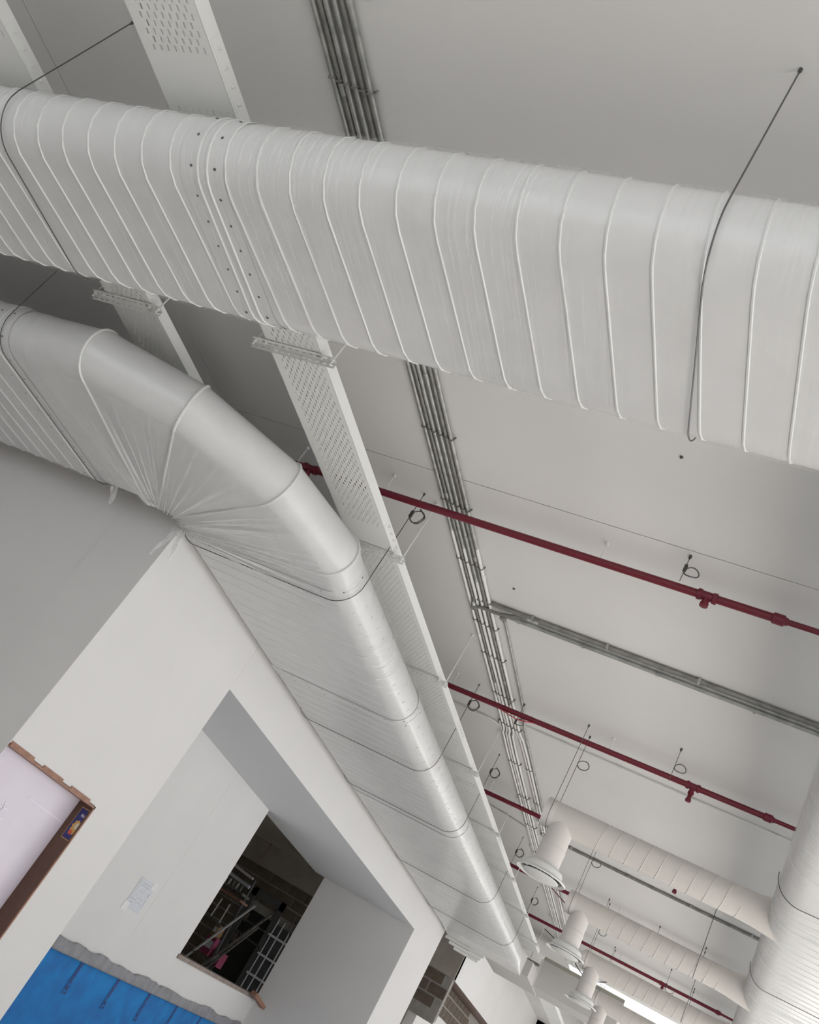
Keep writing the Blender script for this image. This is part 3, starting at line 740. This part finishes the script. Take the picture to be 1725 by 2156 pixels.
ceil_run('branch_conduit', 'lowest of the grey conduits branching right, greenish grey', [(-2.30, 6.47, 3.178), (7, 6.49, 3.178)], 0.0175, GALV, G3, clips=[(-2.2, 6.47), (-1.63, 6.47), (-1.02, 6.47), (-0.28, 6.48)])
jb = thing('junction_box', 'round grey junction box where conduits branch off, left one', 'junction box', (-2.60, 6.46, 3.155))
MB().lathe((0, 0, 0), [(0.030, 0.02), (0.032, 0.0), (0.030, -0.022), (0.022, -0.026)], n=20).out('box_body', GALVD, jb, True); MB().tube([(0, -0.06, 0.0), (0, 0.0, 0.0)], 0.014, n=10).out('spigot', WHITEP, jb, True)
jb = thing('junction_box', 'round grey junction box where the right conduits turn, right one', 'junction box', (-2.34, 6.50, 3.172))
MB().lathe((0, 0, 0), [(0.030, 0.02), (0.032, 0.0), (0.030, -0.02), (0.022, -0.024)], n=20).out('box_body', GALVD, jb, True); MB().tube([(0, 0.02, 0.0), (0, 0.08, 0.0)], 0.012, n=10).out('spigot', GALVD, jb, True)
ceil_run('side_conduit', 'separate grey conduit starting at the right junction box beside the six', smooth_path([(-2.34, 6.56, 3.182), (-2.34, 7.6, 3.182), (-2.35, 8.5, 3.182), (-2.39, 8.75, 3.182), (-2.385, 9.2, 3.182), (-2.385, 16, 3.182)], 5), 0.0115, GALV, None, clips=[])
ceil_run('thin_white_conduit', 'thin white conduit crossing the ceiling just behind the second red pipe, right of the six', [(-2.36, 8.73, 3.184), (7, 8.78, 3.184)], 0.0095, WHITEP, 'thin white conduits', coup=[(-1.93, 8.73), (-1.35, 8.74), (-0.62, 8.75), (0.16, 8.77)])
ceil_run('thin_white_conduit', 'thin white conduit crossing the ceiling left of the six and bending along them', smooth_path([(-4.4, 8.92, 3.184), (-3.0, 8.93, 3.184), (-2.80, 8.935, 3.184), (-2.70, 9.02, 3.184), (-2.685, 9.3, 3.184), (-2.72, 14, 3.184)], 5), 0.010, WHITEP, 'thin white conduits', coup=[(-3.05, 8.93)])
ceil_run('far_conduit', 'dark grey conduit crossing the ceiling behind the nearest branch duct', [(-2.5, 12.30, 3.178), (7, 12.32, 3.178)], 0.018, GALVD, None, clips=[(-2.05, 12.3), (-1.25, 12.3), (-0.45, 12.3), (0.3, 12.3)])
ceil_run('far_conduit', 'thin grey conduit close behind the far dark conduit', [(-2.4, 12.36, 3.186), (7, 12.38, 3.186)], 0.010, GALV, None)
ceil_run('far_conduit', 'thin grey conduit slanting left of the six towards the tray', [(-3.6, 12.0, 3.186), (-3.0, 12.2, 3.186), (-2.55, 12.45, 3.186)], 0.008, GALV, None)
# ------------------------------------------------------------------ red sprinkler pipes
def red_pipe(y, z, label, tee_x, red_x, first=False):
    t = thing('sprinkler_pipe', label, 'pipe', (-1, y, z), 0, 'red sprinkler pipes below the ceiling')
    r = 0.0265
    sl = 0.010
    Z = lambda x: (x - (-2.0)) * sl
    MB().tube([(-8 + 1, 0, Z(-8)), (red_x + 1, 0, Z(red_x))], r, n=16).out('pipe_run', RED, t, True)
    MB().tube([(red_x + 1, 0, Z(red_x)), (8, 0, Z(7))], 0.0185, n=14).out('thin_pipe_run', RED, t, True)
    MB().lathe((red_x + 1, 0, Z(red_x)), [(r, -.05), (r + .009, -.045), (r + .009, 0.02), (0.026, 0.025), (0.024, 0.04)], n=16, axis='x').out('coupling', RED, t, True)
    for tx in tee_x:
        f = MB().lathe((tx + 1, 0, Z(tx)), [(r, -.062), (r + .010, -.06), (r + .010, -.036), (r + .004, -.032), (r + .004, .032), (r + .010, .036), (r + .010, .06), (r, .062)], n=16, axis='x').out('tee_fitting', RED, t, True)
        MB().lathe((tx + 1, 0, Z(tx)), [(0.022, -0.02), (0.022, -0.05), (0.027, -0.052), (0.027, -0.075), (0.012, -0.078)], n=14).out('tee_outlet', RED, f, True)
        if not first:
            MB().lathe((tx + 1, 0.0, Z(tx)), [(0.018, -0.07), (0.018, -0.11), (0.026, -0.12), (0.026, -0.145), (0.01, -0.15)], n=14).out('sprinkler_drop', RED, f, True)
    for hx in (-3.86, -3.06, -1.4, 0.6):
        MB().tube([(hx + 1, 0, Z(hx) + r), (hx + 1, 0, HC - z)], 0.0045, n=6).out('hanger_rod', WHITEP, t, True)
        MB().lathe((hx + 1, 0, HC - z), [(0.012, 0), (0.012, -0.018)], n=8).out('ceiling_anchor', WHITEP, t)
    return t
red_pipe(4.96, 3.038, 'nearest dark red sprinkler pipe crossing above the bend and the conduits', [-3.72, -0.69], -0.25, True)
red_pipe(8.12, 3.05, 'second dark red sprinkler pipe, with a downward outlet near the right', [-0.61], 0.05)
red_pipe(11.09, 3.05, 'third dark red sprinkler pipe, running behind the nearest branch duct', [-0.62], 0.05)
red_pipe(14.2, 3.05, 'fourth dark red sprinkler pipe, behind the nearest round diffuser', [-0.62], 0.05)
red_pipe(17.15, 3.05, 'farthest dark red sprinkler pipe, behind the second branch duct', [-0.62], 0.3)
tp = thing('loose_red_strip', 'bright red strip of tape sagging from the second red pipe at the conduits', 'tape', (-2.3, 8.1, 3.0))
pts = smooth_path([(-0.22, 0, 0.022), (-0.1, 0.0, -0.002), (0.02, 0, -0.012), (0.16, 0, 0.018)], 4); m_ = MB()
for k in range(len(pts)-1): m_.bar(pts[k], pts[k+1], 0.020, 0.003)
m_.out('tape_strip', mat('bright_red_tape', (0.45, 0.02, 0.05), 0.4), tp)
def sag(name, label, pts, r, m):
    P = smooth_path(pts, 6); c = P[0].copy(); t = thing(name, label, 'cable', tuple(c))
    MB().tube([p - c for p in P], r, n=6).out('cable_run', m, t, True)
sag('sagging_cable', 'thin red cable sagging below the nearest round diffuser', [(-2.55, 14.0, 3.04), (-2.40, 14.0, 2.98), (-2.0, 14.0, 2.83), (-1.75, 14.0, 2.83), (-1.4, 14.0, 2.95)], 0.007, RED)
sag('sagging_cable', 'thin dark cable sagging below the second round diffuser', [(-2.74, 17.19, 2.96), (-2.2, 17.3, 2.80), (-1.9, 17.3, 2.62), (-1.6, 17.3, 2.62), (-1.3, 17.3, 2.8)], 0.008, mat('dark_brown_cable', (0.06, 0.04, 0.04), 0.5))

# ------------------------------------------------------------------ far end clutter
pb = thing('plenum_box', 'big beige board-clad plenum box beyond the end of the long duct', 'plenum', (-2.0, 19.0, 2.4))
MB().box((-0.82, 0, -0.15), (0.8, 1.0, 0.36)).out('clad_front', PLEN, pb)
MB().box((-1.75, -0.9, -0.17), (-0.82, 1.0, 0.10)).out('lower_cladding', PLEN, pb)
MB().box((-0.84, -0.02, -0.17), (-0.80, 0.02, 0.36)).out('corner_bead', WHITEP, pb)
MB().box((-0.8, -0.03, 0.36), (0.8, 0.05, 0.42)).out('top_rail', mat('olive_board', (0.36, 0.35, 0.30), 0.8), pb)
for k, (xa, xb, z_) in enumerate(((-4.42, -3.62, 2.135), (-4.32, -3.66, 2.08), (-4.20, -3.70, 2.03))):
    tag(MB().box((xa, 17.84 + 0.03*k, z_ - 0.035), (xb, 17.90 + 0.03*k, z_ + 0.012)).out('white_board', WHITEP), 'white board under the far end of the long duct, %s of the stepped stack' % ('topmost', 'middle one', 'lowest')[k], 'board', 'stepped white boards at the duct end')
for k, (x, y, L, lb) in enumerate(((-2.6, 21.2, 2.2, 'nearer'), (-1.6, 24.5, 2.5, 'farther'))):
    f = thing('linear_light', 'long slim ceiling fitting in the far part of the hall, %s one' % lb, 'light fitting', (x, y, HC - 0.25))
    MB().box((-L/2, -0.06, -0.05), (L/2, 0.06, 0.0)).out('housing', GALVD, f)
    for s in (-0.8, 0.8): MB().tube([(s, 0, 0), (s, 0, 0.25)], 0.005, n=6).out('rod', WIRE, f)
for k, x in enumerate((-3.0, -1.9, -0.9)):
    tr = thing('far_tray', 'far white tray edge beyond the plenum, %s' % ('left one', 'middle one', 'right one')[k], 'cable tray', (x, 21 + k, 2.6))
    MB().box((-0.2, 0, 0), (0.2, 8, 0.005)).out('tray_bottom', TRAYM, tr); MB().box((0.2, 0, 0), (0.204, 8, 0.09)).out('side_flange', TRAYM, tr)

# ------------------------------------------------------------------ wood-lined window niche in the left wall
n1 = struct(MB().box((-4.60, 5.08, 0.288), (X0 + 0.012, 6.30, 0.306)).box((-4.60, 6.285, -0.85), (X0 + 0.012, 6.300, 0.306)).out('window_3', WOODL))
MB().box((-4.59, 6.278, -0.85), (X0 + 0.006, 6.286, 0.290)).out('jamb_board', WOODB, n1)
pn = MB().box((-4.60, 5.08, -0.85), (-4.585, 6.28, 0.29)).out('frosted_panel', PINKP, n1)
# faint pale lattice lettering on the panel
FA = mat('faint_pale_lines', (0.80, 0.76, 0.84), 0.35)
for (ya, za, yb, zb_) in ((5.5, -0.02, 5.56, -0.30), (5.58, 0.0, 5.64, -0.28), (5.5, -0.05, 5.64, -0.04), (5.48, -0.12, 5.66, -0.11), (5.5, -0.22, 5.68, -0.21), (5.75, 0.10, 6.25, 0.09)):
    MB().bar((-4.583, ya, za), (-4.583, yb, zb_), 0.001, 0.008, up=(0, 1, 0)).out('faint_line', FA, pn)
for (ya, yb) in ((5.08, 5.365), (5.50, 5.77), (5.90, 6.19)):
    MB().box((-4.47, ya, 0.306), (X0 + 0.009, yb, 0.326)).out('packing_shim', WOODL, n1)
# half torn carton label on the jamb: navy field, cream letters, golden flower shape
lb = thing('jamb_label', 'navy sticker with a golden flower and white letters on the brown jamb board', 'sticker', (-4.48, 6.277, 0.14))
MB().box((-0.047, -0.001, -0.135), (0.030, 0.001, 0.120)).out('label_border', GOLD, lb)
MB().box((-0.043, -0.002, -0.130), (0.030, 0.0, 0.115)).out('label_field', NAVY, lb)
def disc(c, r, m, name, y, nn=22, wob=0.12, zs=1.0):
    V = [(c[0] + r*(1 + wob*sin(9*a))*cos(a), y, c[1] + zs*r*(1 + wob*sin(9*a))*sin(a)) for a in [2*pi*k/(nn*2) for k in range(nn*2)]]
    V = [(min(v[0], 0.030), v[1], v[2]) for v in V]
    pydata(name, V, [tuple(range(len(V)))], m, lb)
disc((0.012, -0.03), 0.036, GOLD, 'flower_print', -0.0026, zs=1.5); disc((0.018, -0.02), 0.018, CREAMP, 'flower_centre', -0.0030, wob=0.05, zs=1.4); disc((-0.002, -0.075), 0.018, ORANGE, 'red_print', -0.0032, wob=0.3)
def text_obj(name, body, size, m, parent, mat4, extr=0.0):
    cu = bpy.data.curves.new(name, 'FONT'); cu.body = body; cu.size = size; cu.resolution_u = 2; cu.extrude = extr; cu.offset = size*0.02
    tmp = bpy.data.objects.new(name, cu); COL.objects.link(tmp)
    dg = bpy.context.evaluated_depsgraph_get(); me = bpy.data.meshes.new_from_object(tmp.evaluated_get(dg))
    bpy.data.objects.remove(tmp); bpy.data.curves.remove(cu)
    me.transform(mat4); return link(name, me, m, parent)
def basis(o, xd, yd):
    x = Vector(xd).normalized(); y = Vector(yd).normalized(); z = x.cross(y)
    M = Matrix((x, y, z)).transposed().to_4x4(); M.translation = Vector(o); return M
text_obj('lettering', 'Kh', 0.030, WHITEINK, lb, basis((-0.008, -0.0034, 0.055), (1, 0, 0), (0, 0, 1)))

# paper taped to the recess back wall
pp = thing('paper_sheet', 'small pale printed paper taped to the cream recess wall', 'paper', (bwx(10.24) + 0.003, 10.24, -0.05), 0)
db = Vector((-0.06, 1, 0)).normalized(); nb = Vector((1, 0.06, 0)).normalized()
def onwall(y, z, d, c=Vector((bwx(10.24), 10.24, -0.05))): 
    return Vector((bwx(y), y, z)) + nb * d - c - Vector((0.003, 0, 0))
def wquad(name, ya, yb, za, zb_, d, m, parent, th=0.001):
    P = [onwall(ya, za, d), onwall(yb, za, d), onwall(yb, zb_, d), onwall(ya, zb_, d)]; Q = [p - nb*th for p in P]
    return MB().add(P + Q, [(0,1,2,3),(7,6,5,4),(0,4,5,1),(1,5,6,2),(2,6,7,3),(3,7,4,0)]).out(name, m, parent)
INK = mat('grey_ink', (0.42, 0.43, 0.47), 0.7)
wquad('sheet', 10.02, 10.46, -0.235, 0.125, 0.004, PAPER, pp)
wquad('clear_tape', 9.98, 10.12, -0.27, -0.17, 0.005, mat('clear_tape', (0.74, 0.735, 0.735), 0.4), pp); wquad('clear_tape', 10.38, 10.50, 0.06, 0.15, 0.005, MATS['clear_tape'], pp)
for (a_, b_, c_, d_) in ((10.06, 10.065, -0.05, 0.10), (10.06, 10.2, -0.125, -0.118), (10.08, 10.14, -0.165, -0.158), (10.41, 10.43, -0.03, 0.01), (10.42, 10.427, -0.16, -0.07), (10.12, 10.36, 0.075, 0.080), (10.12, 10.33, 0.045, 0.05), (10.15, 10.3, -0.02, -0.016), (10.2, 10.33, -0.09, -0.086), (10.22, 10.34, -0.14, -0.136)):
    wquad('printed_line', a_, b_, c_, d_, 0.0055, INK, pp)
# blue sheet with repeated lettering, hung on the lower recess wall
c0 = Vector((bwx(11.5), 11.5, -1.2)); bs = thing('blue_membrane', 'blue waterproofing sheet with printed words on the lower recess wall under a grey edge', 'sheet', tuple(c0))
def sheet(name, ya, yb, ztop, zbot, d0, m, parent, ny=60, amp=0.006, jag=0.0, nz=6):
    V = []; F = []
    for i in range(ny + 1):
        y = ya + (yb - ya) * i / ny
        zt_ = ztop(y) + jag * noise.noise(Vector((y * 2.1, 0.3, 0))) + jag * 0.4 * noise.noise(Vector((y * 7, 4, 0)))
        zb2 = zbot(y)
        for j in range(nz + 1):
            z = zt_ + (zb2 - zt_) * j / nz
            V.append(Vector((bwx(y), y, z)) + nb * (d0 + amp * noise.noise(Vector((y * 3, z * 3, 1)))) - c0)
    for i in range(ny):
        for j in range(nz): F.append((i*(nz+1)+j, (i+1)*(nz+1)+j, (i+1)*(nz+1)+j+1, i*(nz+1)+j+1))
    o = MB().add(V, F).out(name, m, parent, smooth=True); sm = o.modifiers.new('thickness', 'SOLIDIFY'); sm.thickness = 0.003; sm.offset = -1
    return o
zt1 = lambda y: -0.765 - 0.009 * (y - 9.16)
zt2 = lambda y: -0.895 - 0.012 * (y - 9.16)
sheet('blue_sheet', 6.98, 15.84, lambda y: zt2(y) + 0.03, lambda y: FL + 0.002, 0.020, BLUE, bs, amp=0.008)
sheet('grey_edge_band', 6.98, 15.84, zt1, lambda y: zt2(y) , 0.030, GREYCL, bs, amp=0.008, jag=0.05, ny=120)
for k in range(7):
    yy = 7.88 + k * 1.02
    zt_ = zt2(yy) + 0.075
    base = Vector((bwx(yy), yy, zt_)) + nb * 0.0285 - c0
    o = text_obj('printed_words', 'Protector-XT', 0.105, NAVY, bs, Matrix.Identity(4))
    wd = max(v.co.x for v in o.data.vertices)
    o.data.transform(basis(base, (0, 0, -1), (-0.06, 1, 0)) @ Matrix.Diagonal((0.43 / wd, 1, 1, 1)))
    b2_ = base + Vector((0, -0.016, 0)); e_ = b2_ + Vector((0, 0, -0.43)); MB().bar(b2_, e_, 0.001, 0.010, up=(0, 1, 0)).out('printed_rule', NAVY, bs)

# timber sill of the opening and the loose block
tag(prism('sill_plank', [(bwx(12.1) + 0.02, 12.12), (bwx(15.84) + 0.02, 15.84), (bwx(15.84) - 0.16, 15.84), (bwx(12.1) - 0.16, 12.12)], -0.44, -0.385, mat('dusty_timber', (0.33, 0.27, 0.235), 0.8, mottle=0.25, mscale=9)), 'dusty brown timber plank lying as sill in the recess opening', 'plank')
tag(MB().bar((bwx(15.4) + 0.12, 15.3, -0.35), (-6.10, 15.80, -0.46), 0.10, 0.06).out('loose_timber', WOODL), 'short loose reddish timber offcut at the far end of the sill', 'timber')

# ------------------------------------------------------------------ scaffold and clutter seen through the opening
sf = thing('scaffold', 'dark scaffold of tubes and braces seen through the recess opening', 'scaffold', (-8.6, 17.6, -1.0))
def rel(p, c=Vector((-8.6, 17.6, -1.0))): return Vector(p) - c
def tubes(name, p, q, r, m): return MB().tube([rel(p), rel(q)], r, n=8).out(name, m, sf, True)
tubes('brace_tube', (-8.70, 17.6, -0.60), (-7.96, 17.6, 0.85), 0.024, SCAFW)
tubes('brace_tube', (-8.24, 17.5, -0.52), (-7.53, 17.5, 0.86), 0.030, SCAF)
tubes('brace_tube', (-8.14, 17.4, -0.60), (-7.58, 17.4, 0.56), 0.026, SCAF)
tubes('standard_tube', (-8.19, 17.75, FL + 0.6), (-8.31, 17.75, 1.25), 0.028, GREYF)
tubes('standard_tube', (-8.72, 17.7, 0.25), (-8.70, 17.7, 0.66), 0.014, SCAFW); tubes('standard_tube', (-8.48, 17.7, 0.25), (-8.49, 17.7, 0.64), 0.014, SCAFW)
tubes('ledger_tube', (-9.2, 17.6, 1.32), (-8.30, 17.6, 1.24), 0.028, SCAFW); tubes('ledger_tube', (-9.2, 17.7, 1.15), (-8.32, 17.7, 1.08), 0.035, PAPER)
tubes('ledger_tube', (-8.15, 17.8, 0.32), (-7.5, 17.8, 0.28), 0.020, GREYF); tubes('ledger_tube', (-8.1, 17.8, 0.56), (-7.6, 17.8, 0.56), 0.016, GREYF)
tubes('ledger_tube', (-9.0, 17.6, -0.36), (-8.2, 17.6, -0.40), 0.024, SCAF); tubes('ledger_tube', (-9.0, 17.5, 0.30), (-8.3, 17.5, 0.22), 0.030, SCAF)
for (x0, x1, z, m_) in ((-9.1, -8.24, 0.76, WOODL), (-9.1, -8.28, 0.88, SCAF)):
    P_ = rel((x0, 17.5, z)); Q_ = rel((x1, 17.9, z + 0.045)); MB().box(tuple(P_), tuple(Q_)).out('deck_board', m_, sf)
for k in range(5):
    P_ = rel((-8.86 + 0.10*k, 17.65, 0.93)); MB().box(tuple(P_), tuple(P_ + Vector((0.035, 0.03, 0.12)))).out('toe_cleat', SCAFW if k % 2 else GALV, sf)
for (p_, sx, sz, m_, nm) in (((-8.78, 18.2, -0.34), 0.20, 0.36, PINKB, 'magenta'), ((-8.72, 18.1, 0.0), 0.10, 0.24, mat('brown_carton', (0.30, 0.18, 0.09), 0.8), 'brown'), ((-8.48, 18.3, -0.42), 0.13, 0.28, MATS['magenta_carton'], 'narrow magenta')):
    c = thing('carton', '%s carton standing among the scaffold tubes' % nm, 'carton', p_)
    MB().box((0, 0, 0), (sx, 0.3, sz)).out('carton_body', m_, c); MB().box((0.02, -0.003, sz*0.35), (sx - 0.02, 0, sz*0.75)).out('carton_label', WHITEINK, c)
sag('hanging_cord', 'thin red cord hanging from the dark ceiling of the side room', [(-8.36, 17.6, 1.99), (-8.36, 17.6, 1.80), (-8.43, 17.6, 1.62)], 0.008, RED)
cw_ = thing('wire_tangle', 'tangle of black cable loops in front of the barred window', 'cable', (-7.9, YB - 0.07, 0.95))
lp = [Vector((0.10*cos(a*1.0) - 0.05*sin(a*0.37), 0.02*sin(a*2), 0.11*sin(a) - 0.02*a/6)) for a in [i*2*pi/16 for i in range(60)]]
MB().tube(lp, 0.008, n=5).out('cable_loops', DARK, cw_, True)
for z_ in (-0.02, 0.03, -0.15): pass
# tiny anchors left in the ceiling
for k, (x, y, w_) in enumerate(((-2.37, 1.55, 'beside the conduits near the top edge'), (-2.28, 3.55, 'beside the conduits below the crossing duct'), (-2.2, 6.0, 'right of the conduits below the nearest red pipe'), (-0.95, 3.9, 'between crossing duct and nearest red pipe'))):
    tag(MB().lathe((x, y, HC), [(0.010, 0), (0.010, -0.008), (0.004, -0.012)], n=8).out('ceiling_plug', DARK), 'tiny dark ceiling plug ' + w_, 'plug')
